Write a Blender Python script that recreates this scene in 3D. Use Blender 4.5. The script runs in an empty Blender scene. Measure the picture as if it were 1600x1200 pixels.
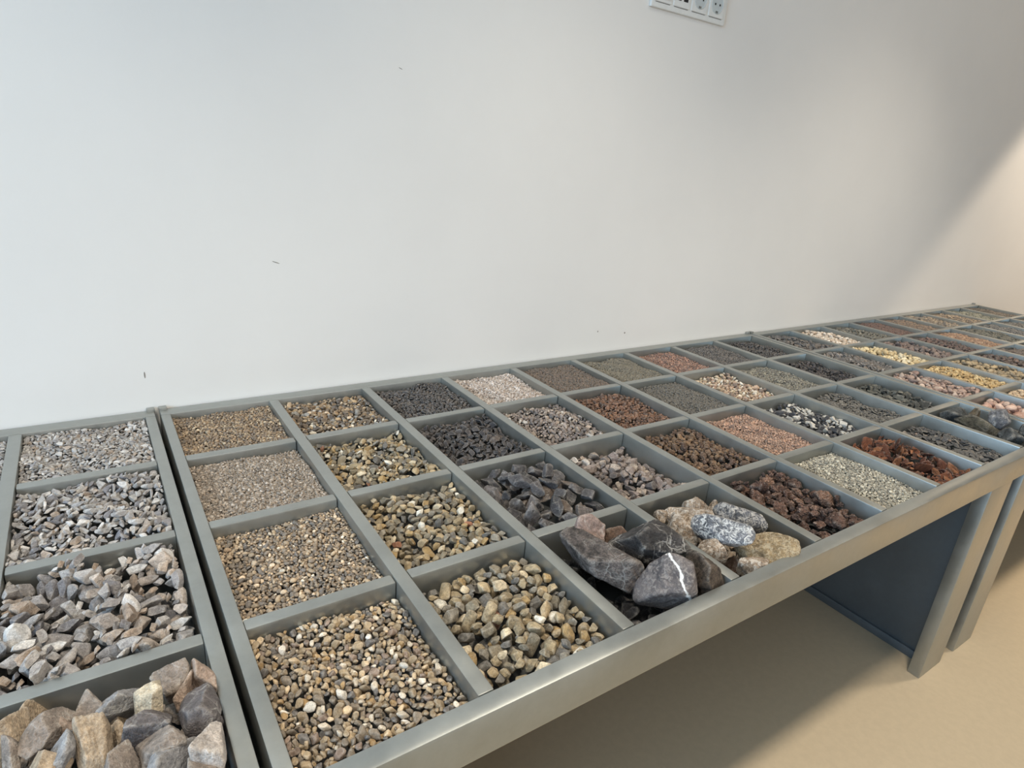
import bpy, bmesh, math, random
import numpy as np
from mathutils import Vector, Matrix, Euler

C = bpy.context.scene.collection
SC = bpy.context.scene
U = 0.24            # one row pitch of the tray grid, metres
TOP = 2.52 * U      # height of the table top
rng = np.random.default_rng(7)

# ------------------------------------------------------------------ camera
Rm = Matrix(((0.83247153, -0.54808453, 0.08120653),
             (-0.1253041, -0.32899991, -0.93597967),
             (0.53971292, 0.76900092, -0.3425603)))     # rows: right, down, forward
cam_d = bpy.data.cameras.new('camera'); cam = bpy.data.objects.new('camera', cam_d); C.objects.link(cam)
rot = Matrix((Rm[0], -Vector(Rm[1]), -Vector(Rm[2]))).transposed()
cam.matrix_world = Matrix.Translation((-0.37520841 * U, -5.74724365 * U, 2.30611997 * U + TOP)) @ rot.to_4x4()
cam_d.sensor_width = 36; cam_d.lens = 976.27653 * 36 / 1600; cam_d.clip_start = 0.02; cam_d.clip_end = 60
SC.camera = cam

# ------------------------------------------------------------------ world, lamps, exposure
SC.view_settings.view_transform = 'Standard'; SC.view_settings.look = 'None'
SC.view_settings.gamma = 1; SC.view_settings.use_curve_mapping = False
SC.view_settings.exposure = 0.12
W = bpy.data.worlds.new('world'); SC.world = W; W.use_nodes = True
W.node_tree.nodes['Background'].inputs[0].default_value = (0.80, 0.90, 1.0, 1)
W.node_tree.nodes['Background'].inputs[1].default_value = 0.28


def lamp(name, kind, loc, target, energy, color, size=1.0, size_y=None, spot=None, blend=0.5):
    d = bpy.data.lights.new(name, kind); d.energy = energy; d.color = color
    if kind == 'AREA':
        d.shape = 'RECTANGLE'; d.size = size; d.size_y = size_y or size
    elif kind == 'SPOT':
        d.spot_size = spot; d.spot_blend = blend; d.shadow_soft_size = size
    o = bpy.data.objects.new(name, d); C.objects.link(o); o.location = loc
    o.rotation_euler = (Vector(target) - Vector(loc)).to_track_quat('-Z', 'Y').to_euler()
    return o


# daylight through the window side at the left, ceiling lamps over the aisle, a warm downlight at the far end
lamp('window_light', 'AREA', (-3.2, -1.6, 1.9), (1.4, -0.2, 0.6), 92, (0.50, 0.74, 1.0), 2.0, 1.4)
lamp('front_window_light', 'AREA', (0.6, -5.2, 1.1), (0.9, 0.0, 0.7), 46, (1.0, 0.97, 0.94), 4.4, 1.8)
for lx, e in ((-0.6, 104), (0.9, 114), (2.4, 108)):
    lamp('track_light', 'SPOT', (lx, -1.25, 2.75), (lx, -0.75, 0), e, (1.0, 0.90, 0.75), 0.10, spot=math.radians(84), blend=1.0)
lamp('aisle_downlight', 'SPOT', (2.7, -1.30, 2.75), (2.85, -2.1, 0), 230, (1.0, 0.76, 0.48), 0.09, spot=math.radians(62), blend=0.8)
lamp('far_downlight', 'SPOT', (4.9, -0.75, 2.6), (4.9, -0.25, 0), 150, (1.0, 0.82, 0.62), 0.06, spot=math.radians(92), blend=0.22)


# ------------------------------------------------------------------ materials
def lin(c):
    return tuple(((v / 255) / 12.92 if v / 255 <= 0.04045 else ((v / 255 + 0.055) / 1.055) ** 2.4) for v in c) + (1,)


class NT:
    def __init__(self, name):
        self.m = bpy.data.materials.new(name); self.m.use_nodes = True
        self.t = self.m.node_tree; self.b = self.t.nodes['Principled BSDF']

    def n(self, typ, **kw):
        nd = self.t.nodes.new(typ)
        for k, v in kw.items():
            setattr(nd, k, v)
        return nd

    def put(self, sock, v):
        if hasattr(v, 'is_output'):
            self.t.links.new(v, sock)
        else:
            sock.default_value = v

    def math(self, op, a, b=None, c=None, clamp=False):
        nd = self.n('ShaderNodeMath', operation=op); nd.use_clamp = clamp
        self.put(nd.inputs[0], a)
        if b is not None: self.put(nd.inputs[1], b)
        if c is not None: self.put(nd.inputs[2], c)
        return nd.outputs[0]

    def vmath(self, op, a, b=None, s=None):
        nd = self.n('ShaderNodeVectorMath', operation=op)
        self.put(nd.inputs[0], a)
        if b is not None: self.put(nd.inputs[1], b)
        if s is not None: self.put(nd.inputs['Scale'], s)
        return nd.outputs[0]

    def noise(self, vec, scale, detail=3.0, rough=0.6, dist=0.0):
        nd = self.n('ShaderNodeTexNoise'); self.put(nd.inputs['Vector'], vec)
        nd.inputs['Scale'].default_value = scale; nd.inputs['Detail'].default_value = detail
        nd.inputs['Roughness'].default_value = rough; nd.inputs['Distortion'].default_value = dist
        return nd.outputs['Fac']

    def mix(self, f, a, b, blend='MIX'):
        nd = self.n('ShaderNodeMix', data_type='RGBA', blend_type=blend)
        self.put(nd.inputs['Factor'], f); self.put(nd.inputs['A'], a); self.put(nd.inputs['B'], b)
        return nd.outputs['Result']

    def smooth(self, v, a, b, lo=0.0, hi=1.0):
        nd = self.n('ShaderNodeMapRange', interpolation_type='SMOOTHSTEP')
        self.put(nd.inputs[0], v)
        for i, x in enumerate((a, b, lo, hi)): nd.inputs[i + 1].default_value = x
        return nd.outputs[0]


def stone_mat(name, pal, size, mott=0.35, vein=0.0, rough=0.8, bump=0.75, pores=False, streak=False, vary=0.22, veincol=(215, 212, 205), crust=False):
    """pal: [(rgb, weight)], size: stone size in metres"""
    k = NT(name)
    at = k.n('ShaderNodeAttribute', attribute_name='rnd').outputs['Fac']
    sp = k.n('ShaderNodeSeparateColor'); k.put(sp.inputs[0], k.n('ShaderNodeObjectInfo').outputs['Color']); oi = sp.outputs[0]
    r = k.math('FRACT', k.math('ADD', at, oi))
    r2 = k.math('FRACT', k.math('MULTIPLY', r, 57.31))
    ramp = k.n('ShaderNodeValToRGB'); k.put(ramp.inputs[0], r)
    cr = ramp.color_ramp; cr.interpolation = 'CONSTANT'
    tot = sum(w for _, w in pal); acc = 0
    for i, (c, w) in enumerate(pal):
        e = cr.elements[i] if i < 2 and i < len(cr.elements) else cr.elements.new(min(0.999, acc))
        e.position = min(0.999, acc); e.color = lin(c); acc += w / tot
    if len(pal) == 1: cr.elements[1].color = lin(pal[0][0])
    tc = k.n('ShaderNodeTexCoord').outputs['Object']
    off = k.n('ShaderNodeCombineXYZ')
    k.put(off.inputs[0], k.math('MULTIPLY', r, 9.0)); k.put(off.inputs[1], k.math('MULTIPLY', r2, 7.0)); k.put(off.inputs[2], r)
    vec = k.vmath('ADD', tc, off.outputs[0])
    if streak:
        vec = k.vmath('MULTIPLY', vec, (1.0, 3.5, 2.5))
    col = ramp.outputs[0]
    if size < .05 * U: vary = .42
    br = k.math('ADD', 1.0 - vary, k.math('MULTIPLY', r2, 2 * vary))
    f1 = k.noise(vec, 1.6 / size, 4.0, 0.65, 0.4)
    f2 = k.noise(vec, 7.0 / size, 3.0, 0.7)
    mod = k.math('MULTIPLY', br, k.math('ADD', k.smooth(f1, 0.3, 0.7, 1 - mott, 1 + mott), k.smooth(f2, 0.3, 0.7, -mott * 0.9, mott * 0.9)))
    f3 = k.noise(vec, 26.0 / size, 3.0, 0.75)
    if size > .1 * U: mod = k.math('MULTIPLY', mod, k.smooth(f3, 0.32, 0.68, 1 - mott * .9, 1 + mott * .9))
    col = k.mix(1.0, col, k.vmath('SCALE', (1, 1, 1), s=mod), 'MULTIPLY')
    if vein > 0:
        nz = k.n('ShaderNodeTexNoise'); k.put(nz.inputs['Vector'], vec); nz.inputs['Scale'].default_value = 3.0 / size; nz.inputs['Detail'].default_value = 3
        wv = k.vmath('ADD', vec, k.vmath('SCALE', k.vmath('SUBTRACT', nz.outputs['Color'], (.5, .5, .5)), s=size * .35))
        vo = k.n('ShaderNodeTexVoronoi', feature='DISTANCE_TO_EDGE'); k.put(vo.inputs['Vector'], wv); vo.inputs['Scale'].default_value = 2.3 / size
        line = k.smooth(vo.outputs['Distance'], 0.0, 0.035, 1.0, 0.0)
        m1 = k.smooth(k.noise(vec, 1.7 / size, 2.0), 0.42, 0.62)
        n4 = k.noise(vec, (9.0 if crust else 5.0) / size, 6.0, 0.75, 0.8)
        patch = k.smooth(n4, 0.46, 0.60, 0.0, 0.75) if crust else k.math('MULTIPLY', k.smooth(n4, 0.5, 0.62, 0.0, 0.75), k.smooth(k.noise(vec, 1.1 / size, 3.0), 0.46, 0.6))
        f = k.math('MULTIPLY', k.math('MAXIMUM', k.math('MULTIPLY', line, m1), patch), vein, clamp=True)
        col = k.mix(f, col, lin(veincol))
    ge = k.n('ShaderNodeNewGeometry').outputs['Pointiness']
    edge = k.math('MULTIPLY', k.smooth(ge, 0.51, 0.60), k.smooth(f2, 0.35, 0.6, 0.1, 0.5))
    col = k.mix(edge, col, k.mix(0.6, col, lin((205, 198, 188))))
    k.put(k.b.inputs['Base Color'], col)
    k.b.inputs['Roughness'].default_value = rough
    h = k.math('ADD', k.math('ADD', k.math('MULTIPLY', f1, 0.7), k.math('MULTIPLY', f2, 0.5)), k.math('MULTIPLY', f3, 0.3))
    if pores:
        vo = k.n('ShaderNodeTexVoronoi'); k.put(vo.inputs['Vector'], vec); vo.inputs['Scale'].default_value = 7.5 / size
        h = k.math('ADD', h, k.smooth(vo.outputs['Distance'], 0.05, 0.4, -0.9, 0.4))
    bm = k.n('ShaderNodeBump'); bm.inputs['Strength'].default_value = bump; bm.inputs['Distance'].default_value = size * 0.12
    k.put(bm.inputs['Height'], h); k.put(k.b.inputs['Normal'], bm.outputs[0])
    return k.m


def steel_mat(name, base, metallic=0.55, rough=0.42):
    k = NT(name)
    tc = k.n('ShaderNodeTexCoord').outputs['Object']
    a = k.noise(tc, 9.0, 4.0, 0.6); b = k.noise(k.vmath('MULTIPLY', tc, (1, 1, 1)), 70.0, 3.0, 0.7)
    m = k.math('ADD', k.smooth(a, 0.3, 0.7, 0.86, 1.10), k.smooth(b, 0.3, 0.7, -0.05, 0.05))
    m = k.math('ADD', k.math('MULTIPLY', m, 0.5), 0.5)
    col = k.mix(1.0, lin(base), k.vmath('SCALE', (1, 1, 1), s=m), 'MULTIPLY')
    k.put(k.b.inputs['Base Color'], col); k.b.inputs['Metallic'].default_value = metallic
    k.put(k.b.inputs['Roughness'], k.smooth(a, 0.3, 0.7, rough - 0.06, rough + 0.08))
    bm = k.n('ShaderNodeBump'); bm.inputs['Strength'].default_value = 0.05; bm.inputs['Distance'].default_value = 0.002
    k.put(bm.inputs['Height'], b); k.put(k.b.inputs['Normal'], bm.outputs[0])
    return k.m


def plain_mat(name, c, rough=0.6, metallic=0.0, nz=0.03, scale=40):
    k = NT(name)
    tc = k.n('ShaderNodeTexCoord').outputs['Object']
    f = k.noise(tc, scale, 3.0)
    col = k.mix(1.0, lin(c), k.vmath('SCALE', (1, 1, 1), s=k.smooth(f, 0.3, 0.7, 1 - nz, 1 + nz)), 'MULTIPLY')
    k.put(k.b.inputs['Base Color'], col); k.b.inputs['Roughness'].default_value = rough; k.b.inputs['Metallic'].default_value = metallic
    return k.m


STEEL = steel_mat('galvanized_steel', (167, 169, 165), 0.82, 0.36)
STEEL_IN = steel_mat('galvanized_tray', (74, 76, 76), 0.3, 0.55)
PANEL = steel_mat('shaded_steel_panel', (100, 106, 110), 0.5, 0.5)  # same steel as the legs, with under-table shade darkened into its colour


def wall_material():
    k = NT('white_plaster')
    tc = k.n('ShaderNodeTexCoord').outputs['Object']
    f = k.noise(tc, 3.0, 4.0, 0.6)
    col = k.mix(1.0, lin((232, 231, 228)), k.vmath('SCALE', (1, 1, 1), s=k.smooth(f, 0.3, 0.7, 0.985, 1.01)), 'MULTIPLY')
    k.put(k.b.inputs['Base Color'], col); k.b.inputs['Roughness'].default_value = 0.85
    g = k.noise(tc, 260.0, 2.0, 0.6)
    bm = k.n('ShaderNodeBump'); bm.inputs['Strength'].default_value = 0.10; bm.inputs['Distance'].default_value = 0.001
    k.put(bm.inputs['Height'], g); k.put(k.b.inputs['Normal'], bm.outputs[0])
    return k.m


WALL = wall_material()
FLOOR = plain_mat('poured_floor', (192, 174, 146), 0.5, 0, 0.03, 60)
CEIL = plain_mat('ceiling_paint', (225, 225, 222), 0.9)


# ------------------------------------------------------------------ helpers
def tag(o, label=None, cat=None, group=None, kind=None):
    if label: o['label'] = label
    if cat: o['category'] = cat
    if group: o['group'] = group
    if kind: o['kind'] = kind
    return o


def obj(name, mesh, parent=None, mat=None):
    if isinstance(mesh, bmesh.types.BMesh):
        me = bpy.data.meshes.new(name); mesh.to_mesh(me); mesh.free(); mesh = me
    if mat: mesh.materials.append(mat)
    o = bpy.data.objects.new(name, mesh); C.objects.link(o)
    if parent: o.parent = parent
    return o


def box(bm, x0, x1, y0, y1, z0, z1, bev=0.0, seg=2):
    r = bmesh.ops.create_cube(bm, size=1)
    vs = r['verts']
    for v in vs:
        v.co = Vector((x0 + (v.co.x + .5) * (x1 - x0), y0 + (v.co.y + .5) * (y1 - y0), z0 + (v.co.z + .5) * (z1 - z0)))
    if bev:
        es = list({e for v in vs for e in v.link_edges})
        bmesh.ops.bevel(bm, geom=es, offset=bev, segments=seg, affect='EDGES', profile=0.6)


def ubox(name, dims, parent, mat, bev=0.006, origin=(0, 0, 0)):
    """box given in grid units relative to table-top level, parented part"""
    x0, x1, y0, y1, z0, z1 = [d * U for d in dims]
    bm = bmesh.new(); box(bm, x0, x1, y0, y1, z0 + TOP, z1 + TOP, bev * U)
    o = obj(name, bm, parent, mat)
    for p in o.data.polygons: p.use_smooth = True
    try: o.data.set_sharp_from_angle(angle=math.radians(50))
    except Exception: pass
    return o


# ------------------------------------------------------------------ room
def slab(name, d, mat):
    bm = bmesh.new(); box(bm, *d)
    return tag(obj(name, bm, None, mat), kind='structure')


WY = 0.035 * U
slab('wall_back', (-6, 9, WY, WY + 0.2, 0, 3.0), WALL)
slab('floor', (-6, 9, -6.5, WY, -0.1, 0), FLOOR)
slab('ceiling', (-6, 9, -6.5, WY + 0.2, 3.0, 3.1), CEIL)

# ------------------------------------------------------------------ tables
DEP = 0.30      # tray depth
PX = 0.893      # column pitch


def leg_frame(parent, x0, x1, panel_x, plinth_side):
    lf = ubox('leg', (x0, x1, -4.05, -3.93, -2.52, -0.24), parent, STEEL, 0.008)
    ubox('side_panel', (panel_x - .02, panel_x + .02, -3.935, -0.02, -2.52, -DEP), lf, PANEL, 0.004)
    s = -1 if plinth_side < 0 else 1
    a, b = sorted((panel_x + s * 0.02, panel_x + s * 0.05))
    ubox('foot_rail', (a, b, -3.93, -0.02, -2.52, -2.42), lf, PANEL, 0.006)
    return lf


def table(off, label, legs):
    t = bpy.data.objects.new('display_table', None); C.objects.link(t)
    tag(t, label, 'table', 'galvanized gravel display tables along the wall')
    g = lambda a, b: (off + a, off + b)
    # back rail, front rail, end rails (C-section: top flange plus web)
    ubox('back_rail', (*g(-.028, 8.085), -.115, .02, -DEP, 0.0), t, STEEL, 0.010)
    ubox('front_rail', (*g(-.028, 8.085), -4.055, -3.95, -0.262, 0.0), t, STEEL, 0.020)
    ubox('end_rail', (*g(-.028, .045), -3.95, -.115, -DEP, 0.0), t, STEEL, 0.010)
    ubox('end_rail', (*g(8.010, 8.085), -3.95, -.115, -DEP, 0.0), t, STEEL, 0.010)
    for c in range(1, 9):
        ubox('long_divider', (*g(PX * c - .043, PX * c + .043), -3.95, -.115, -DEP, -0.002), t, STEEL, 0.010)
    xs = [.045] + [PX * c for c in range(1, 9)] + [8.010]
    for r in (1, 2, 3):
        for c in range(9):
            a = xs[c] + (0 if c == 0 else .047); b = xs[c + 1] - (0 if c == 8 else .047)
            ubox('cross_divider', (*g(a, b), -r - .042, -r + .042, -DEP, -0.006), t, STEEL, 0.014)
    ubox('tray_bottom', (*g(-.02, 8.08), -3.955, -.01, -DEP - .03, -DEP), t, STEEL_IN, 0.0)
    ubox('added_seam_plate', (*g(-.14, .0), -3.93, -.02, -DEP - .06, -DEP - .032), t, STEEL_IN, 0.0)  # dark plate added under the seam so no lit floor shows through
    # butt-joint tabs at both ends of the back rail
    for a in (0.0, 8.06):
        ubox('bracket', (*g(a - .03, a + .03), -.02, .03, -.02, .025), t, STEEL, 0.006)
    for l in legs: leg_frame(t, *l)
    return t


table(-8.152, 'galvanized gravel display table cut off by the left edge of the photo', [(-8.1, -7.65, -7.7, 1), (-1.55, -1.1, -1.2, -1)])
table(0.0, 'long middle galvanized display table between the two seams, with most gravel samples', [(-.95, -.5, -.9, 1), (6.37, 6.86, 6.66, -1)])
table(8.148, 'far galvanized display table ending at the right, beyond the second seam', [(7.17, 7.63, 7.195, 1), (15.7, 16.15, 16.0, -1)])


# ------------------------------------------------------------------ stones
_ico = {}


def ico(sub):
    if sub not in _ico:
        bm = bmesh.new(); bmesh.ops.create_icosphere(bm, subdivisions=sub, radius=1)
        bm.verts.ensure_lookup_table()
        v = np.array([x.co[:] for x in bm.verts]); v /= np.linalg.norm(v, axis=1)[:, None]
        f = np.array([[q.index for q in x.verts] for x in bm.faces]); bm.free()
        _ico[sub] = (v, f)
    return _ico[sub]


def unit(n, r):
    a = r.normal(size=(n, 3)); return a / np.linalg.norm(a, axis=1)[:, None]


def shape(r, sub, dims, planes=16, sharp=14, lump=0.0, fine=0.0, hmin=.62):
    """a stone: soft intersection of half-spaces, stretched to dims (full extents), with lumps"""
    d, f = ico(sub)
    n = unit(planes, r); n = np.vstack([n, -n[: planes // 2]])
    h = r.uniform(hmin, 1.0, len(n))
    q = np.clip(d @ n.T / h, 0, None)
    rad = (q ** sharp).sum(1) ** (-1 / sharp)
    rad = np.minimum(rad, 1.35)
    if lump:
        for fr, am in ((2.2, lump), (4.1, lump * .55), (7.5, lump * .35)):
            for _ in range(3):
                w = unit(1, r)[0] * fr; rad *= 1 + am * .6 * np.sin(d @ w + r.uniform(0, 6.28))
    if fine:
        for fr in (11, 17, 23):
            for _ in range(3):
                w = unit(1, r)[0] * fr; rad *= 1 + fine * np.sin(d @ w + r.uniform(0, 6.28))
    p = d * rad[:, None]
    p -= (p.max(0) + p.min(0)) / 2
    p /= (p.max(0) - p.min(0))
    return p * np.array(dims), f


def mesh_np(name, v, f, mat, rnd=None, smooth=True, sharp=None):
    me = bpy.data.meshes.new(name)
    me.vertices.add(len(v)); me.vertices.foreach_set('co', np.ascontiguousarray(v, dtype=np.float32).ravel())
    me.loops.add(f.size); me.loops.foreach_set('vertex_index', f.astype(np.int32).ravel())
    me.polygons.add(len(f)); me.polygons.foreach_set('loop_start', np.arange(0, f.size, 3, dtype=np.int32))
    me.update(calc_edges=True)
    if smooth: me.polygons.foreach_set('use_smooth', np.ones(len(f), dtype=bool))
    if rnd is not None:
        a = me.attributes.new('rnd', 'FLOAT', 'POINT'); a.data.foreach_set('value', rnd.astype(np.float32))
    if sharp: me.set_sharp_from_angle(angle=math.radians(sharp))
    me.materials.append(mat)
    return me


def rotm(r, tilt):
    e = Euler((r.normal() * tilt, r.normal() * tilt, 0)).to_matrix()
    z = Matrix.Rotation(r.uniform(0, 6.283), 3, 'Z')
    return np.array(e @ z) if r.random() < .5 else np.array(z @ e)


def deposit(r, x0, x1, y0, y1, s, asp, kinds, level, crown, K, tilt, base_drop, nmax, slope=(0, 0)):
    """drop stones on a height field until the fill profile is reached; returns (variant, R, x, y, z, area)"""
    g = s / 7.0
    nx, ny = int((x1 - x0) / g), int((y1 - y0) / g)
    X = (np.arange(nx) + .5) / nx * 2 - 1; Y = (np.arange(ny) + .5) / ny * 2 - 1
    prof = level + crown * (1 - np.maximum(np.abs(X)[:, None], np.abs(Y)[None, :]) ** 2.0) + slope[0] * X[:, None] + slope[1] * Y[None, :]
    for _ in range(4):
        kx, ky = r.uniform(1, 4, 2); prof = prof + s * .16 * np.sin(kx * X[:, None] * 2 + ky * Y[None, :] * 2 + r.uniform(0, 6.28))
    base = prof - base_drop * s
    base = np.maximum(base, -DEP)
    H = base.copy(); ID = -np.ones((nx, ny), int)
    maps = []
    for vi, (v, f) in enumerate(kinds):
        for _ in range(5):
            R = rotm(r, tilt); p = v @ R.T
            ix = np.floor(p[:, 0] / g).astype(int); iy = np.floor(p[:, 1] / g).astype(int)
            ox, oy = ix.min(), iy.min(); w, h = ix.max() - ox + 1, iy.max() - oy + 1
            lo = np.full((w, h), 1e3); up = np.full((w, h), -1e3)
            np.minimum.at(lo, (ix - ox, iy - oy), p[:, 2]); np.maximum.at(up, (ix - ox, iy - oy), p[:, 2])
            if w < nx and h < ny: maps.append((vi, R, -ox, -oy, w, h, lo, up))
    out = []; fails = 0
    while len(out) < nmax and fails < 160:
        m = maps[r.integers(len(maps))]; vi, R, cx, cy, w, h, lo, up = m
        best = None
        for kk in range(K):
            if kk % 2:
                qi = r.integers(0, nx, 24); qj = r.integers(0, ny, 24); b = np.argmin(H[qi, qj] - prof[qi, qj])
                i = min(max(qi[b] - w // 2, 0), nx - w); j = min(max(qj[b] - h // 2, 0), ny - h)
            else:
                i = r.integers(0, nx - w + 1); j = r.integers(0, ny - h + 1)
            z = (H[i:i + w, j:j + h] - lo).max()
            sc = z - prof[min(nx - 1, i + cx), min(ny - 1, j + cy)]
            if best is None or sc < best[0]: best = (sc, i, j, z)
        sc, i, j, z = best
        if sc > s * 0.18: fails += 1; continue
        fails = 0; z -= s * .10
        sub = H[i:i + w, j:j + h]; new = z + up; msk = new > sub
        sub[msk] = new[msk]; ID[i:i + w, j:j + h][msk] = len(out)
        out.append((vi, R, x0 + (i + cx) * g, y0 + (j + cy) * g, z))
    ids, cnt = np.unique(ID[ID >= 0], return_counts=True)
    area = np.zeros(len(out)); area[ids] = cnt
    return [o + (a,) for o, a in zip(out, area)]


def cname(c):
    r, g, b = c; v = max(c); sat = (v - min(c)) / v
    if v < 70: return 'near-black'
    if sat < .13: return 'dark grey' if v < 105 else ('grey' if v < 160 else ('light grey' if v < 195 else 'white'))
    if g > r or g >= .98 * r: return 'olive'
    if b > r: return 'bluish grey'
    if r - g > .27 * r: return 'dark red-brown' if v < 118 else 'reddish'
    return 'dark brown' if v < 108 else ('brown' if v < 150 else ('tan' if v < 192 else 'cream'))


def pick(pal, q):
    tot = sum(w for _, w in pal); acc = 0; out = pal[0][0]
    for c, w in pal:
        if q >= acc / tot: out = c
        acc += w
    return cname(out)


PALS = {}
ORD = ['', 'first', 'second', 'third', 'fourth', 'fifth', 'sixth', 'seventh', 'eighth', 'ninth']
ROW = ['', 'wall row', 'second row', 'third row', 'front row']
TOFF = {1: -8.152, 2: 0.0, 3: 8.148}


def where(t, c, r):
    if t == 1: return f"{ROW[r]}, {'first' if c == 9 else 'second'} column left of near seam"
    if t == 2: return f"{ROW[r]}, {ORD[c]} column right of near seam"
    return f"{ROW[r]}, {ORD[c]} column beyond far seam"


def cell(t, c):
    o = TOFF[t]
    a = o + (0.045 if c == 1 else PX * (c - 1) + .043); b = o + (8.010 if c == 9 else PX * c - .043)
    return a, b


def rowy(r):
    return {1: (-.958, -.115), 2: (-1.958, -1.042), 3: (-2.958, -2.042), 4: (-3.95, -3.042)}[r]


STATS = []


def fill(t, c, r, name, cat, desc, s, mat, count=0, asp=(1, .8, .6), var=.25, planes=16, sharp=14, lump=0, fine=0, hmin=.62,
         level=-.10, crown=.02, K=8, tilt=.5, slope=(0, 0), sub=None, nvar=14, base=1.25, angle=None):
    x0, x1 = cell(t, c); y0, y1 = rowy(r)
    rr = np.random.default_rng(t * 1000 + c * 10 + r)
    sub = sub or (4 if s > .06 else 3 if s >= .04 else (2 if s >= .024 else 1))
    if s < .03: s *= 1.15
    kinds = []
    for i in range(nvar):
        k = s * (1 + rr.uniform(-var, var) * 1.2) * (.6 if i % 4 == 3 else 1)
        d = [k * a * (1 + rr.uniform(-.15, .15)) for a in asp]
        kinds.append(shape(rr, sub, d, planes, sharp, lump, fine, hmin))
    st = deposit(rr, x0, x1, y0, y1, s, asp, kinds, level - s * .35, crown, K, tilt, base, 9000, slope)
    vis = sorted([q for q in st if q[5] > 0], key=lambda q: -q[5])
    STATS.append((t, c, r, len(st), len(vis)))
    nind = min(count, len(vis), 300)
    if nind > 0 and len(vis) - nind < 25 and len(vis) <= 300: nind = len(vis)
    ind = vis[:nind]; rest = [q for q in vis[nind:]]
    if count: rest = [q for q in vis[nind:] if q[5] > 2]
    wh = where(t, c, r)
    if ind:
        grp = f"{desc} pieces, {wh}"
        meshes = [mesh_np(name, v * U, f, mat, sharp=angle) for v, f in kinds]
        first = None
        for (vi, R, x, y, z, a) in ind:
            if first is None:
                o = bpy.data.objects.new(name, meshes[vi]); tag(o, desc, cat, grp); first = o
            else:
                o = first.copy(); o.data = meshes[vi]
            q = rr.random(); o.color = (q, q, q, 1)
            px = (x - x0) / (x1 - x0) * 3; py = (y - y0) / (y1 - y0) * 3
            pos = ('front ', 'middle ', 'back ')[min(2, int(py))] + ('left', 'centre', 'right')[min(2, int(px))]
            o['label'] = f"{pick(PALS[mat.name], q)} {desc}, {pos} of {wh}"
            C.objects.link(o)
            o.matrix_world = Matrix.Translation((x * U, y * U, z * U + TOP)) @ Matrix(R.tolist()).to_4x4()
    if rest:
        vs, fs, rs, n = [], [], [], 0
        rv = rr.random(len(rest))
        for (vi, R, x, y, z, a), q in zip(rest, rv):
            v, f = kinds[vi]
            vs.append((v @ R.T + np.array([x - x0, y - y0, z])) * U); fs.append(f + n); rs.append(np.full(len(v), q)); n += len(v)
        me = mesh_np(name + '_gravel', np.vstack(vs), np.vstack(fs), mat, np.concatenate(rs), sharp=angle)
        o = bpy.data.objects.new('gravel_bed', me); C.objects.link(o); o.location = (x0 * U, y0 * U, TOP)
        d2 = desc if not ind else 'small leftover ' + ' '.join(desc.split()[-2:])
        tag(o, f"bed of {d2}, {wh}", 'gravel', kind='stuff')


# palettes ------------------------------------------------------------
P_LIME = [((158, 152, 148), 3), ((138, 133, 131), 3), ((112, 109, 111), 1.6), ((172, 158, 146), 2), ((194, 189, 184), 1.3), ((154, 136, 120), 1.4), ((210, 206, 202), .5)]
P_LIME_S = [((172, 167, 162), 3), ((154, 149, 146), 3), ((192, 187, 182), 2), ((134, 130, 130), 1.5), ((164, 148, 134), 1.2)]
P_RIVER = [((151, 132, 105), 3), ((123, 110, 94), 3), ((171, 149, 118), 2.4), ((101, 96, 92), 2), ((198, 173, 138), 1.8), ((215, 202, 182), .9), ((162, 132, 90), 1.2), ((136, 116, 101), 1.5), ((232, 224, 211), .3)]
P_RIVER_Y = [((150, 134, 106), 3), ((122, 112, 94), 3), ((172, 152, 120), 2.2), ((104, 100, 94), 2), ((196, 180, 152), 1.4), ((160, 134, 92), 1.5), ((138, 130, 116), 2), ((208, 202, 188), .5), ((142, 98, 74), .15)]
P_RIVER_F = [((141, 116, 87), 3), ((109, 94, 78), 3), ((174, 150, 118), 2), ((87, 80, 76), 2), ((208, 185, 156), 1), ((232, 221, 201), .4)]
P_CHAR = [((70, 67, 68), 4), ((84, 78, 76), 3), ((56, 55, 58), 3), ((100, 90, 84), 1)]
P_DARK = [((88, 84, 84), 3), ((72, 70, 72), 3), ((98, 86, 78), 2), ((60, 59, 62), 2)]
P_MAUVE = [((144, 130, 122), 3), ((122, 110, 106), 3), ((162, 146, 132), 2), ((100, 92, 90), 2), ((196, 190, 184), .5)]
P_LAVA = [((124, 88, 68), 3), ((106, 76, 60), 3), ((138, 100, 76), 2), ((92, 70, 60), 2)]
P_LAVA_T = [((128, 102, 80), 3), ((112, 90, 74), 3), ((142, 114, 88), 2), ((100, 78, 66), 2)]
P_BLUES = [((62, 72, 84), 3), ((76, 84, 92), 3), ((92, 96, 100), 1)]


def M(name, pal, s, **k):
    m = stone_mat(name, pal, s * U, **k); PALS[m.name] = pal
    return m


ANG = dict(planes=8, sharp=60, hmin=.5, angle=32)      # crushed rock
MID = dict(planes=10, sharp=24, hmin=.6)                # half-rounded
RND = dict(planes=12, sharp=13, hmin=.65)                 # pebbles
LAV = dict(planes=12, sharp=8, hmin=.62, lump=.11, fine=.035)

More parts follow.
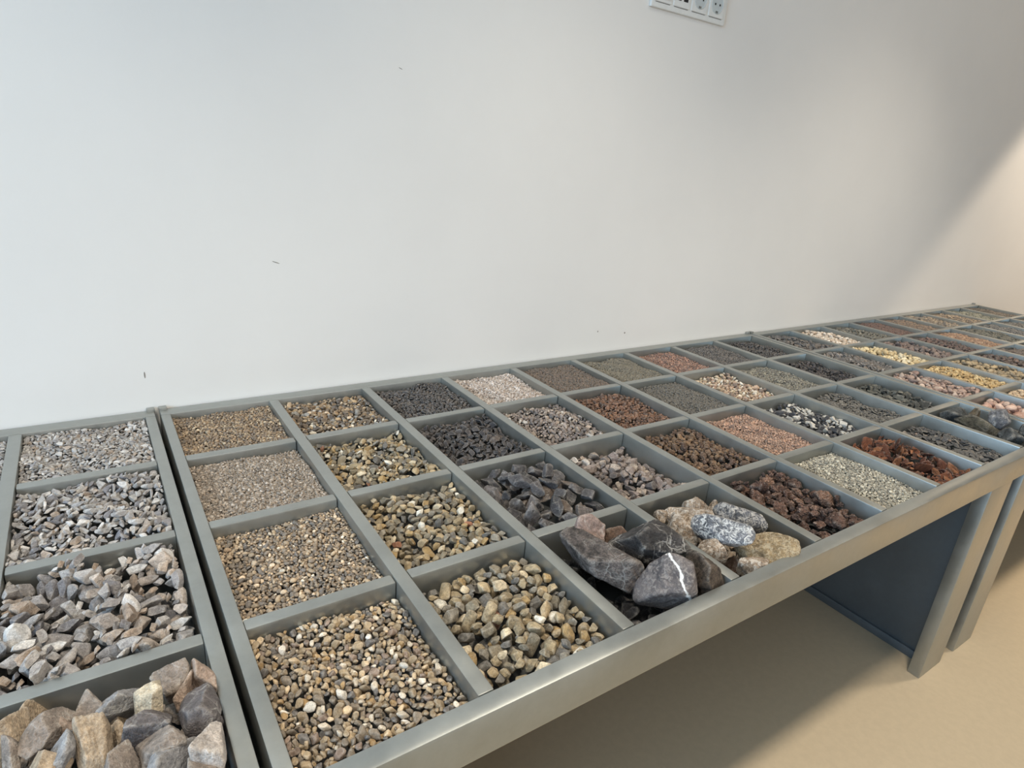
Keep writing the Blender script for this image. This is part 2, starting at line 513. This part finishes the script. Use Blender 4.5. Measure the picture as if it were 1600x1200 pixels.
# --- table left of the near seam
mL = M('grey_limestone', P_LIME, .14, vein=.35, mott=.25)
mLs = M('grey_limestone_chippings', P_LIME_S, .06, vein=.1, mott=.2)
fill(1, 9, 1, 'small_limestone_chip', 'stone', 'pale grey limestone chippings', .046, mLs, 0, (1.1, .75, .5), level=-.02, crown=0, **ANG)
fill(1, 9, 2, 'limestone_chip', 'stone', 'limestone chip', .066, M('grey_limestone_chips', P_LIME_S + [((126, 126, 132), 1.5)], .09, vein=.25, mott=.25), 300, (1.15, .75, .5), level=-.02, crown=0, **ANG)
fill(1, 9, 3, 'limestone_rock', 'stone', 'limestone rock', .105, mL, 300, (1.15, .8, .6), level=-.01, crown=.02, **ANG)
fill(1, 8, 1, 'small_limestone_chip', 'stone', 'pale grey limestone chippings', .046, mLs, 0, (1.1, .75, .5), level=-.02, crown=0, **ANG)
fill(1, 8, 2, 'limestone_chip', 'stone', 'limestone chip', .066, mLs, 40, (1.1, .75, .5), level=-.04, crown=0, **ANG)

# --- middle table, column by column
fill(2, 1, 1, 'grit', 'gravel', 'fine yellow-brown grit', .025, M('yellow_brown_grit', [((140, 112, 78), 3), ((110, 86, 60), 3), ((160, 136, 104), 2), ((90, 72, 56), 2), ((186, 166, 136), .8)], .03, mott=.15), 0, (1.1, .8, .6), level=-.05, crown=.005, K=5, **MID)
fill(2, 1, 2, 'grit', 'gravel', 'very fine beige grit', .020, M('beige_grit', [((140, 122, 104), 3), ((120, 104, 88), 3), ((160, 144, 128), 2), ((98, 86, 76), 2), ((180, 168, 156), 1)], .024, mott=.15), 0, (1.1, .8, .6), level=-.06, crown=.01, K=4, **MID)
fill(2, 1, 3, 'grit', 'gravel', 'coarse brown river grit', .028, M('brown_river_grit', P_RIVER_F, .034, mott=.2), 0, (1.1, .85, .65), level=-.08, crown=.02, K=5, **MID)
fill(2, 1, 4, 'pebble', 'pebble', 'small river pebble', .044, M('small_river_pebbles', P_RIVER, .055, mott=.22), 300, (1.1, .85, .65), level=-.07, crown=.03, slope=(-.02, -.01), **MID)
fill(2, 2, 1, 'grey_pebble', 'pebble', 'small brown-grey pebbles', .048, M('small_grey_pebbles', P_RIVER_F + [((150, 146, 140), 2)], .058, mott=.2), 0, (1.1, .85, .65), level=-.06, crown=.02, **MID)
fill(2, 2, 2, 'rounded_pebble', 'pebble', 'rounded pebble', .062, M('yellow_pebbles', P_RIVER_Y, .075, mott=.2), 300, (1.15, .85, .6), level=-.08, crown=.03, **RND)
fill(2, 2, 3, 'mixed_pebble', 'pebble', 'mixed pebble', .072, M('mixed_pebbles', P_RIVER_Y, .1, mott=.2), 300, (1.15, .85, .65), level=-.08, crown=.035, **MID)
fill(2, 2, 4, 'large_pebble', 'pebble', 'large pebble', .086, M('large_pebbles', P_RIVER_Y, .12, mott=.28, vein=.15), 300, (1.15, .9, .7), level=-.08, crown=.05, **MID)
fill(2, 3, 1, 'charcoal_chip', 'stone', 'charcoal basalt chippings', .048, M('charcoal_chips', P_CHAR, .06, mott=.25), 0, (1.1, .8, .6), level=-.05, crown=.02, **ANG)
fill(2, 3, 2, 'basalt_chip', 'stone', 'basalt chip', .068, M('charcoal_stones', P_CHAR, .09, mott=.25), 300, (1.1, .85, .6), level=-.07, crown=.03, **ANG)
fill(2, 3, 3, 'rock', 'rock', 'broken rock', .155, M('dark_rocks', P_DARK, .2, mott=.3, vein=.22), 300, (1.25, .85, .65), level=-.05, crown=.06, base=1.0, **ANG)
fill(2, 4, 1, 'grit', 'gravel', 'fine pinkish white grit', .022, M('pinkish_grit', [((196, 182, 172), 3), ((176, 160, 150), 2), ((214, 204, 198), 2), ((158, 138, 124), 1.5)], .026, mott=.15), 0, level=-.06, K=4, **MID)
fill(2, 4, 2, 'mauve_chip', 'stone', 'crushed chip', .06, M('mauve_chips', P_MAUVE, .08, mott=.25, vein=.1), 300, (1.1, .8, .6), level=-.08, crown=.04, **ANG)
fill(2, 4, 3, 'rock', 'rock', 'angular rock', .095, M('mauve_rocks', P_MAUVE, .13, mott=.3, vein=.3), 300, (1.1, .85, .65), level=-.12, crown=.06, slope=(-.02, .0), **ANG)
fill(2, 5, 1, 'grit', 'gravel', 'fine dark brown grit', .022, M('dark_brown_grit', [((80, 58, 42), 3), ((62, 46, 36), 3), ((100, 74, 54), 1.5)], .026, mott=.15), 0, level=-.05, K=4, **MID)
fill(2, 5, 2, 'lava_stone', 'lava stone', 'small red-brown lava stones', .055, M('redbrown_lava', P_LAVA, .08, mott=.2, pores=True, rough=.95), 0, (1.05, .9, .75), level=-.08, crown=.03, **LAV)
fill(2, 5, 3, 'tan_lava_stone', 'lava stone', 'lava stone', .066, M('tan_lava', P_LAVA_T, .09, mott=.2, pores=True, rough=.95), 300, (1.05, .9, .75), level=-.09, crown=.05, **LAV)
fill(2, 5, 4, 'lava_rock', 'lava stone', 'large lava rock', .115, M('red_lava', [((104, 78, 66), 3), ((90, 66, 56), 3), ((120, 92, 76), 2), ((80, 62, 56), 2)], .11, mott=.4, pores=True, rough=.95, bump=1.0), 300, (1.05, .95, .85), var=.4, level=-.08, crown=.05, base=1.1, sub=4, **LAV)
fill(2, 6, 1, 'sand', 'gravel', 'olive-grey fine sand', .022, M('olive_sand', [((100, 92, 72), 3), ((84, 79, 63), 3), ((112, 104, 86), 2)], .022, mott=.12), 0, level=-.06, K=3, **MID)
fill(2, 6, 2, 'grit', 'gravel', 'dark olive-black grit', .023, M('dark_olive_grit', [((60, 57, 50), 3), ((46, 45, 42), 3), ((78, 73, 64), 1.5)], .026, mott=.15), 0, level=-.07, K=4, **MID)
fill(2, 6, 3, 'grit', 'gravel', 'pinkish brown grit', .024, M('pink_brown_grit', [((164, 122, 98), 3), ((144, 106, 86), 3), ((182, 144, 120), 2), ((120, 90, 76), 1.5)], .028, mott=.15), 0, level=-.09, crown=.02, K=4, **MID)
fill(2, 6, 4, 'grit', 'gravel', 'pale grey-green grit', .024, M('pale_grit', [((164, 156, 138), 3), ((190, 184, 166), 2.4), ((134, 130, 116), 3), ((108, 106, 96), 1.5)], .026, mott=.15), 0, level=-.09, crown=.02, K=4, **MID)
fill(2, 7, 1, 'grit', 'gravel', 'red-brown coarse grit', .032, M('red_brown_grit', [((146, 100, 80), 3), ((120, 82, 68), 3), ((168, 124, 102), 1.5), ((96, 68, 60), 1.5)], .036, mott=.2), 0, level=-.07, K=4, **ANG)
fill(2, 7, 2, 'rose_pebble', 'pebble', 'small cream and rose pebbles', .06, M('cream_rose_pebbles', [((206, 186, 158), 3), ((186, 158, 134), 2), ((164, 136, 118), 1.5), ((222, 212, 196), 2), ((130, 112, 100), 1)], .075, mott=.15), 0, level=-.08, crown=.03, **RND)
fill(2, 7, 3, 'marble_chip', 'stone', 'marble chip', .07, M('black_white_chips', [((52, 54, 60), 4), ((196, 192, 184), 3.6), ((78, 78, 82), 1.6)], .08, mott=.12, vary=.1), 300, (1.1, .85, .65), level=-.09, crown=.03, **ANG)
mBark = M('pine_bark', [((116, 68, 44), 3), ((92, 54, 38), 3), ((136, 88, 58), 2), ((72, 46, 34), 2)], .16, mott=.35, streak=True, rough=.9)
fill(2, 7, 4, 'bark_piece', 'bark', 'flaky bark piece', .115, mBark, 300, (1.35, .75, .22), var=.5, level=-.08, crown=.05, tilt=.7, planes=9, sharp=40, hmin=.45, lump=.12, fine=.02, base=1.0, nvar=18)
fill(2, 8, 1, 'grit', 'gravel', 'dark charcoal grit', .03, M('charcoal_grit', P_CHAR, .034, mott=.2), 0, level=-.06, K=4, **ANG)
fill(2, 8, 2, 'stone_chip', 'gravel', 'olive-grey fine chippings', .034, M('olive_chips', [((112, 108, 96), 3), ((92, 90, 82), 3), ((132, 128, 112), 2)], .04, mott=.2), 0, level=-.08, K=5, **ANG)
fill(2, 8, 3, 'slate_chip', 'gravel', 'small dark grey slate chippings', .048, M('slate_chips', [((92, 90, 86), 3), ((78, 78, 78), 3), ((108, 104, 98), 1.5)], .06, mott=.2), 0, (1.15, .85, .3), level=-.10, tilt=.3, crown=.02, K=5, **ANG)
fill(2, 8, 4, 'slate_chip', 'slate', 'flat slate chip', .07, M('slate_pieces', [((88, 86, 84), 3), ((72, 72, 74), 3), ((110, 104, 98), 1.5), ((128, 110, 100), .4)], .09, mott=.25), 300, (1.15, .85, .32), level=-.11, tilt=.35, crown=.03, **ANG)
fill(2, 9, 1, 'stone_chip', 'gravel', 'small anthracite chippings', .045, M('anthracite_chips', P_CHAR, .05, mott=.25), 0, level=-.08, K=5, **ANG)
fill(2, 9, 2, 'anthracite_chip', 'stone', 'small basalt chip', .07, M('anthracite_stones', P_CHAR + [((92, 84, 84), 2)], .08, mott=.25), 150, level=-.10, crown=.03, **ANG)
fill(2, 9, 3, 'slate_piece', 'slate', 'slate piece', .11, M('green_slate', [((78, 80, 76), 3), ((64, 66, 64), 3), ((96, 94, 86), 1.5)], .13, mott=.3), 150, (1.2, .85, .4), level=-.10, crown=.05, tilt=.5, **ANG)

# --- far table
FAR = {
    (1, 1): ('dark grey chippings', .065, P_DARK, ANG), (1, 2): ('dark mixed chippings', .085, P_DARK + [((150, 142, 138), 1.5)], ANG),
    (1, 3): ('rose-brown pebble', .085, [((170, 138, 122), 3), ((146, 112, 100), 2), ((112, 92, 88), 2), ((200, 176, 160), 1)], RND),
    (1, 4): ('pink rounded pebble', .14, [((192, 148, 130), 3), ((170, 128, 112), 2), ((208, 176, 158), 1.5)], RND),
    (2, 1): ('bright cream chippings', .075, [((226, 208, 188), 3), ((204, 180, 156), 2), ((238, 228, 214), 2)], MID),
    (2, 2): ('pale yellow stone', .095, [((226, 204, 156), 3), ((204, 178, 128), 2), ((238, 224, 190), 2)], MID),
    (2, 3): ('golden yellow chippings', .06, [((206, 172, 110), 3), ((186, 152, 92), 2), ((226, 200, 146), 2)], ANG),
    (2, 4): ('cream beige chippings', .09, [((220, 190, 152), 3), ((196, 164, 128), 2)], MID),
    (3, 1): ('grey-green chippings', .06, [((112, 108, 96), 3), ((92, 90, 80), 3), ((134, 128, 114), 1)], ANG),
    (3, 2): ('mauve-brown stone', .09, [((122, 98, 90), 3), ((98, 82, 80), 3), ((148, 122, 108), 1.5)], ANG),
    (3, 3): ('tan and olive stone', .09, [((160, 138, 100), 3), ((128, 112, 86), 3), ((190, 164, 122), 1.5)], MID),
    (3, 4): ('rust chippings', .08, [((140, 104, 78), 3), ((116, 88, 68), 2)], MID),
    (4, 1): ('dark red chippings', .05, [((110, 66, 50), 3), ((86, 54, 44), 3)], ANG),
    (4, 2): ('dark red-brown lava', .075, [((96, 62, 54), 3), ((76, 54, 50), 3), ((120, 84, 72), 1)], LAV),
    (4, 3): ('deep brown lava', .09, [((84, 58, 50), 3), ((68, 50, 46), 3), ((110, 78, 64), 1)], LAV),
    (4, 4): ('brown chippings', .08, [((110, 84, 70), 3), ((88, 70, 60), 3)], LAV),
    (5, 1): ('tan-brown chippings', .05, [((140, 112, 88), 3), ((112, 92, 76), 3)], MID),
    (5, 2): ('orange-tan chippings', .055, [((176, 132, 96), 3), ((146, 108, 82), 3), ((200, 164, 130), 1)], MID),
    (5, 3): ('brown-black chippings', .08, [((84, 68, 60), 3), ((110, 90, 76), 2)], ANG),
    (6, 1): ('tan and grey stone', .075, [((142, 124, 102), 3), ((112, 102, 92), 3), ((176, 156, 130), 1)], MID),
    (6, 2): ('dark green chippings', .06, [((66, 70, 58), 3), ((52, 56, 48), 3), ((90, 92, 78), 1)], ANG),
    (6, 3): ('dark olive chippings', .08, [((80, 80, 70), 3), ((62, 62, 56), 3)], ANG),
    (7, 1): ('brown pebble', .075, [((146, 124, 98), 3), ((116, 100, 84), 3), ((184, 160, 128), 1)], MID),
    (7, 2): ('blue-grey chippings', .06, [((96, 98, 98), 3), ((78, 80, 82), 3)], ANG),
    (8, 1): ('pale green-grey chippings', .05, [((136, 138, 120), 3), ((112, 114, 100), 3), ((164, 162, 142), 1)], ANG),
    (8, 2): ('grey chippings', .06, [((100, 100, 96), 3), ((82, 82, 80), 3)], ANG),
    (9, 1): ('dull brown grit', .05, [((96, 84, 70), 3), ((80, 72, 62), 3)], MID),
    (9, 2): ('dull grey grit', .05, [((100, 92, 80), 3), ((84, 78, 70), 3)], MID),
}
for (c, r), (desc, s, pal, kw) in FAR.items():
    cnt = 120 if (c, r) in ((1, 4), (2, 2)) else 0
    base_w = desc.rsplit(' ', 1)[1]
    single = {'stone': 'stone', 'pebble': 'pebble', 'chippings': 'chip'}.get(base_w, base_w)
    _ = desc.rsplit(' ', 1)[0] + {'chippings': ' chip', 'grit': ' grain', 'lava': ' lava piece'}.get(desc.rsplit(' ', 1)[1], ' ' + desc.rsplit(' ', 1)[1])
    mp = M(desc.replace(' ', '_').replace('-', '_'), pal, s, mott=.2)
    fill(3, c, r, 'stone_chip' if cnt else 'stone_chips', 'stone' if cnt else 'gravel', single if cnt else desc, s, mp, cnt,
         (1.1, .85, .6), level=-.05, crown=.03, slope=(-.015, -.01), K=6, sub=2 if (s > .05 and c < 5) else 1, **kw)

# --- big stones placed one by one ------------------------------------
Ri = np.array([[*Rm[0]], [*Rm[1]], [*Rm[2]]]); CU = np.array([-0.37520841, -5.74724365, 2.30611997])


def at(px, py, z):
    d = Ri.T @ np.array([(px - 800) / 976.27653, (py - 600) / 976.27653, 1.0]); return CU + d * (z - CU[2]) / d[2]


def big(name, cat, label, seed, pa, pb, z, wid, hei, mat, kw, roll=0.0, group=None, pitch=0.0, sub=5):
    """a stone whose long axis runs from image point pa to pb on height z (grid units)"""
    a, b = at(*pa, z), at(*pb, z); c = (a + b) / 2; L = np.linalg.norm(b - a)
    r = np.random.default_rng(seed)
    kw = {k: v for k, v in kw.items() if k != 'angle'}
    v, f = shape(r, sub, (L, wid, hei), **kw)
    me = mesh_np(name, v * U, f, mat)
    o = bpy.data.objects.new(name, me); C.objects.link(o)
    yaw = math.atan2(b[1] - a[1], b[0] - a[0])
    o.matrix_world = Matrix.Translation((c[0] * U, c[1] * U, c[2] * U + TOP)) @ Matrix.Rotation(yaw, 4, 'Z') @ Matrix.Rotation(pitch, 4, 'Y') @ Matrix.Rotation(roll, 4, 'X')
    return tag(o, label, cat, group)


BA = dict(planes=10, sharp=40, hmin=.55, lump=.04, fine=.005)
BR = dict(planes=12, sharp=22, hmin=.6, lump=.03, fine=.005)
k1 = M('dark_boulder', [((88, 80, 76), 1)], .3, vein=.8, mott=.5, vary=.1, veincol=(150, 146, 140))
k2 = M('pink_grey_boulder', [((142, 122, 114), 1)], .25, vein=.4, mott=.3, vary=.05)
k3 = M('brown_boulder', [((100, 78, 64), 1)], .3, vein=.15, mott=.3, vary=.05)
k4 = M('black_boulder', [((56, 53, 53), 1)], .3, vein=1.0, mott=.35, vary=.1, veincol=(168, 164, 158))
gB = None
big('boulder', 'boulder', 'long grey-brown boulder along the left of the black boulder compartment', 3, (872, 852), (1002, 908), -.02, .30, .30, k1, BA)
big('boulder', 'boulder', 'small pinkish boulder peaking at the back left of the black boulders', 5, (905, 852), (936, 822), .02, .22, .30, k2, BR)
big('boulder', 'boulder', 'brown boulder half hidden between the pinkish and the white-veined boulder', 6, (945, 868), (985, 832), -.08, .26, .26, k3, BA)
big('boulder', 'boulder', 'black boulder crossed by a net of fine white veins', 8, (956, 856), (1066, 846), .06, .26, .30, k4, BA, roll=.1)
big('boulder', 'boulder', 'brownish dark boulder at the right corner beside the white-banded one', 10, (1066, 892), (1134, 902), .0, .28, .30, M('streaked_boulder', [((84, 72, 62), 1)], .35, vein=.45, mott=.45, streak=True, vary=.05, veincol=(150, 130, 104)), BA)

def banded():
    k = NT('white_banded_boulder')
    tc = k.n('ShaderNodeTexCoord').outputs['Object']
    s = .4 * U
    f1 = k.noise(tc, 1.8 / s, 5, .65, .5); f2 = k.noise(tc, 9 / s, 4, .7)
    col = k.mix(k.smooth(f1, .35, .65), lin((66, 62, 64)), lin((112, 104, 102)))
    col = k.mix(k.smooth(k.noise(tc, 15 / s, 6, .78, .8), .48, .6, 0, .7), col, lin((150, 142, 136)))
    sx = k.n('ShaderNodeSeparateXYZ'); k.put(sx.inputs[0], tc)
    wob = k.math('MULTIPLY', k.math('SUBTRACT', k.noise(tc, 2.2 / s, 4, .6), .5), .035)
    d = k.math('ABSOLUTE', k.math('SUBTRACT', k.math('ADD', k.math('ADD', sx.outputs[0], k.math('MULTIPLY', sx.outputs[2], 0.35)), wob), .014))
    col = k.mix(k.smooth(d, .0008, .0026, 1, 0), col, lin((232, 230, 226)))
    k.put(k.b.inputs['Base Color'], col); k.b.inputs['Roughness'].default_value = .7
    bm = k.n('ShaderNodeBump'); bm.inputs['Strength'].default_value = .45; bm.inputs['Distance'].default_value = s * .1
    k.put(bm.inputs['Height'], k.math('ADD', f1, k.math('MULTIPLY', f2, .5))); k.put(k.b.inputs['Normal'], bm.outputs[0])
    return k.m


big('boulder', 'boulder', 'rounded dark grey boulder with one broad white band', 21, (1002, 918), (1084, 902), .02, .27, .36, banded(), BR)

w1 = M('pale_boulder', [((142, 122, 102), 1)], .3, vein=.8, mott=.35, vary=.05, veincol=(225, 216, 204), crust=True)
w2 = M('white_blue_boulder', [((98, 100, 106), 1)], .25, vein=1.0, mott=.4, vary=.05, veincol=(236, 234, 230), crust=True)
w3 = M('grey_marble_boulder', [((86, 88, 94), 1)], .22, vein=.9, mott=.4, vary=.05, veincol=(214, 208, 200), crust=True)
w4 = M('yellow_boulder', [((134, 114, 84), 1)], .25, vein=.6, mott=.35, vary=.05, veincol=(214, 200, 172), crust=True)
big('boulder', 'boulder', 'small pale boulder at the back of the white boulder compartment', 31, (1066, 788), (1112, 800), -.05, .18, .2, w1, BR)
big('boulder', 'boulder', 'flat white-veined boulder at the back left of the white boulders', 32, (1036, 800), (1118, 820), -.05, .22, .2, w1, BA)
big('boulder', 'boulder', 'long grey marbled boulder on the right of the white boulders', 33, (1112, 797), (1198, 830), -.03, .19, .22, w3, BR)
big('boulder', 'boulder', 'cream boulder leaning on the divider beside the black boulders', 34, (1050, 815), (1082, 850), -.05, .2, .22, w1, BR)
big('boulder', 'boulder', 'large white and blue-grey boulder on top of the white boulders', 35, (1078, 815), (1178, 852), .05, .2, .24, w2, BR)
big('boulder', 'boulder', 'yellowish boulder at the right front corner of the white boulders', 36, (1162, 868), (1238, 858), -.04, .26, .24, w4, BR)
big('boulder', 'boulder', 'speckled tan boulder along the left divider of the white boulders', 37, (1090, 855), (1136, 878), -.05, .17, .2, w1, BR)
big('boulder', 'boulder', 'speckled boulder at the very front of the white boulders', 38, (1150, 893), (1206, 878), -.07, .16, .18, w1, BR)
big('boulder', 'boulder', 'brown boulder in the dark gap between the white boulders', 39, (1130, 880), (1160, 890), -.16, .16, .18, k3, BR)
big('boulder', 'boulder', 'small pinkish boulder at the back left corner of the white boulders', 40, (1020, 808), (1042, 812), -.10, .12, .16, w1, BR)
big('boulder', 'boulder', 'small tan boulder behind the grey marbled one', 41, (1104, 792), (1120, 796), -.09, .12, .16, w1, BR)

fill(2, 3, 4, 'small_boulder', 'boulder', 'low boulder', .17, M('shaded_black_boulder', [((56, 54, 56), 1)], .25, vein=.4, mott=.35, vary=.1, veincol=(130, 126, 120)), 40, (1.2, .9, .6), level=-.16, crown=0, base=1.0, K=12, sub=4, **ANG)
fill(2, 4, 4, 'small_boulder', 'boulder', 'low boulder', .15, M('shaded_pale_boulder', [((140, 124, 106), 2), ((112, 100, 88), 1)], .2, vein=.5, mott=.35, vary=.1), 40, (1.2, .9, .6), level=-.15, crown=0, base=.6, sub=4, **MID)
# big limestone lumps in the nearest compartment
T = [('tan', (172, 152, 128), .15), ('grey', (142, 130, 120), .35), ('dark', (104, 98, 98), .45), ('cream', (198, 184, 160), .12), ('pale', (194, 184, 176), .4), ('blue', (146, 144, 144), .4), ('pink', (168, 146, 130), .25)]
TM = {n: M(n + '_limestone_lump', [(c, 1)], .25, vein=v, mott=.25, vary=.06) for n, c, v in T}
NEAR = [
    ('tan', (0, 1150), (46, 1158), .02, .22, .22, 'wide tan limestone lump at the left photo edge'),
    ('grey', (42, 1192), (97, 1108), .06, .13, .17, 'long grey limestone shard pointing to the wall'),
    ('grey', (108, 1122), (160, 1132), .0, .22, .2, 'broad grey-brown lump behind the tan ones'),
    ('blue', (150, 1108), (212, 1100), .02, .17, .18, 'pale blue-grey flat lump near the back rail'),
    ('cream', (206, 1115), (258, 1092), .08, .17, .18, 'cream yellow limestone lump on top near the back'),
    ('grey', (236, 1080), (298, 1055), .0, .19, .2, 'smooth grey lump against the back rail'),
    ('pink', (304, 1072), (336, 1058), .0, .2, .22, 'pinkish pointed lump in the back right corner'),
    ('pink', (268, 1106), (312, 1068), -.02, .13, .2, 'narrow brown shard beside the pinkish lump'),
    ('dark', (280, 1130), (345, 1105), .03, .26, .26, 'dark blocky lump with white scratches at the right rail'),
    ('dark', (190, 1168), (272, 1118), .07, .17, .18, 'dark elongated limestone lump in the middle'),
    ('pale', (300, 1172), (360, 1165), .08, .2, .24, 'white-faced square lump at the front right'),
    ('tan', (168, 1140), (204, 1124), -.04, .16, .16, 'little tan lump between the cream and the blue ones'),
    ('tan', (118, 1186), (180, 1154), .08, .21, .22, 'light tan rounded lump in front centre'),
    ('grey', (204, 1182), (296, 1160), .08, .17, .2, 'grey limestone lump with white vein at the front'),
    ('pink', (82, 1176), (132, 1134), .0, .17, .2, 'pink-tan slanting lump beside the long shard'),
    ('blue', (236, 1200), (306, 1186), .08, .18, .2, 'blue-grey lump at the bottom edge of the photo'),
    ('blue', (58, 1200), (124, 1180), .06, .18, .2, 'bluish grey lump at the bottom left of the photo'),
    ('grey', (-6, 1196), (34, 1178), .04, .18, .2, 'rough grey lump in the bottom left photo corner'),
    ('tan', (168, 1166), (198, 1146), .0, .13, .16, 'small tan lump tucked between three bigger ones'),
    ('dark', (322, 1142), (340, 1150), -.05, .13, .18, 'dark shaded lump squeezed against the right rail'),
    ('tan', (30, 1128), (70, 1124), -.08, .16, .18, 'low tan lump in the shade of the back rail'),
    ('grey', (150, 1222), (220, 1206), .06, .2, .2, 'grey lump just below the photo edge centre'),
    ('grey', (296, 1212), (352, 1208), .04, .2, .2, 'dark grey lump at the bottom beside the rail'),
    ('tan', (30, 1222), (110, 1216), .04, .2, .2, 'tan lump below the bottom left edge'),
]
for i, (m, pa, pb, z, w, h, lab) in enumerate(NEAR):
    big('limestone_lump', 'stone', lab, 100 + i, pa, pb, z, w, h, TM[m], dict(planes=8, sharp=60, hmin=.5, lump=.025, fine=.004))

fill(1, 9, 4, 'limestone_lump', 'stone', 'low limestone lump', .2, TM['grey'], 40, (1.2, .85, .6), level=-.12, crown=0, base=.7, sub=4, **ANG)
# left neighbour compartments of the first table, only slivers show
fill(1, 8, 3, 'limestone_rock', 'stone', 'limestone rock', .105, mL, 30, (1.15, .8, .55), level=-.06, crown=.02, **ANG)

# big dark rocks in the ninth column
d1 = M('dark_green_rock', [((66, 70, 72), 1)], .35, vein=.2, mott=.4, vary=.05, veincol=(140, 142, 140))
d2 = M('brown_green_rock', [((96, 84, 66), 1)], .2, vein=.1, mott=.3, vary=.05)
ROCK = [((1470, 650), (1512, 652), -.06, .2, .22, d1, 'dark green-grey rock at the back left of the ninth column front row'),
        ((1512, 648), (1532, 650), .0, .16, .2, d2, 'small brown rock between the big dark rocks'),
        ((1492, 652), (1566, 676), -.02, .2, .2, M('olive_log_rock', [((86, 80, 66), 1)], .3, vein=.1, mott=.45, streak=True, vary=.05), 'long olive rock lying along the ninth column front row'),
        ((1540, 652), (1580, 660), .06, .26, .26, M('blue_grey_rock', [((104, 106, 112), 1)], .25, vein=.7, mott=.35, vary=.05), 'blue-grey veined rock on top of the dark rocks'),
        ((1562, 682), (1600, 688), -.04, .24, .22, d1, 'dark rock at the front of the ninth column'),
        ((1590, 672), (1630, 690), -.02, .24, .22, d1, 'dark rock cut by the right edge of the photo'),
        ((1520, 664), (1600, 690), -.16, .3, .2, d1, 'dark rock buried below the long olive one')]
for i, (pa, pb, z, w, h, m, lab) in enumerate(ROCK):
    big('rock', 'rock', lab, 200 + i, pa, pb, z, w, h, m, BA, sub=4)


# ------------------------------------------------------------------ sockets on the wall
def sockets():
    t = bpy.data.objects.new('socket_strip', None); C.objects.link(t)
    x0, x1, z0 = 5.06, 6.28, 3.95; hgt = .35
    tag(t, 'white four-gang socket and data outlet strip on the wall above the table', 'socket')
    WH = plain_mat('white_plastic', (226, 228, 226), .35); DK = plain_mat('dark_port', (28, 28, 30), .5); SEAM = plain_mat('socket_joint', (120, 122, 122), .5); HOLE = plain_mat('socket_recess', (196, 204, 206), .4)
    def fb(name, a, b, c, d, y0, y1, par, mat, bev=.006):
        bm = bmesh.new(); box(bm, a * U, b * U, -y1 * U + WY, -y0 * U + WY, c * U + TOP, d * U + TOP, bev * U)
        return obj(name, bm, par, mat)
    fb('frame', x0, x1, z0, z0 + hgt, 0, .038, t, WH, .014)
    pw = (x1 - x0 - .06) / 4
    for i in range(4):
        a = x0 + .04 + i * pw; b = a + pw - .03
        p = fb('insert', a, b, z0 + .06, z0 + hgt - .02, .03, .047, t, WH, .006)
        fb('joint_line', a + .02, b - .02, z0 + .052, z0 + .058, .03, .0395, p, SEAM, 0)
        cx = (a + b) / 2; cz = z0 + hgt / 2 + .018
        if i == 0:
            fb('rocker', cx - .1, cx + .1, cz - .1, cz + .1, .04, .056, p, WH, .006)
        elif i == 1:
            for s in (-.055, .055): fb('port', cx + s - .035, cx + s + .035, cz - .07, cz - .01, .04, .0485, p, DK, 0)
        else:
            bm = bmesh.new()
            # round recessed well: ring plus a sunken disc and two pin holes
            def disc(r, y, n=40): return [bm.verts.new(((cx + r * math.cos(q * 2 * math.pi / n)) * U, -y * U + WY, (cz + r * math.sin(q * 2 * math.pi / n)) * U + TOP)) for q in range(n)]
            A, B, D = disc(.1, .0475), disc(.094, .052), disc(.088, .0478)
            for P, Q in ((A, B), (B, D)):
                for q in range(40): bm.faces.new((P[q], P[(q + 1) % 40], Q[(q + 1) % 40], Q[q]))
            bm.faces.new(D)
            obj('socket_well', bm, p, HOLE)
            for s in (-.04, .04): fb('pin_hole', cx + s - .01, cx + s + .01, cz - .01, cz + .01, .04, .0505, p, DK, 0)
            for s in (-.088, .068): fb('earth_clip', cx - .02, cx + .02, cz + s, cz + s + .02, .04, .053, p, STEEL, 0)


sockets()

# a few flecks and scuffs on the plaster
FLECK = plain_mat('wall_scuff', (140, 136, 130), .9)
for i, (px, py, l, h, lab) in enumerate([(431, 410, .035, .004, 'thin grey scratch on the white wall left of centre'), (976, 520, .012, .012, 'tiny dark fleck on the wall above the middle table'),
                                (934, 518, .008, .012, 'faint fleck on the wall left of the dark fleck'), (226, 586, .006, .03, 'short vertical scuff on the wall near the seam'),
                                (626, 107, .02, .003, 'faint scratch high on the white wall')]):
    d = Ri.T @ np.array([(px - 800) / 976.27653, (py - 600) / 976.27653, 1.0]); p = CU + d * (WY / U - CU[1]) / d[1]
    bm = bmesh.new(); bmesh.ops.create_icosphere(bm, subdivisions=2, radius=1)
    for v in bm.verts: v.co = Vector((v.co.x * l * U / 1, v.co.y * .0004, v.co.z * h * U))
    o = obj('wall_scuff', bm, None, FLECK); o.location = (p[0] * U, WY - .0001, p[2] * U + TOP); o.rotation_euler = (0, .35 if l > .015 else 0, 0)
    tag(o, lab, 'scuff mark')
print('STONES', sum(s[4] for s in STATS), STATS)
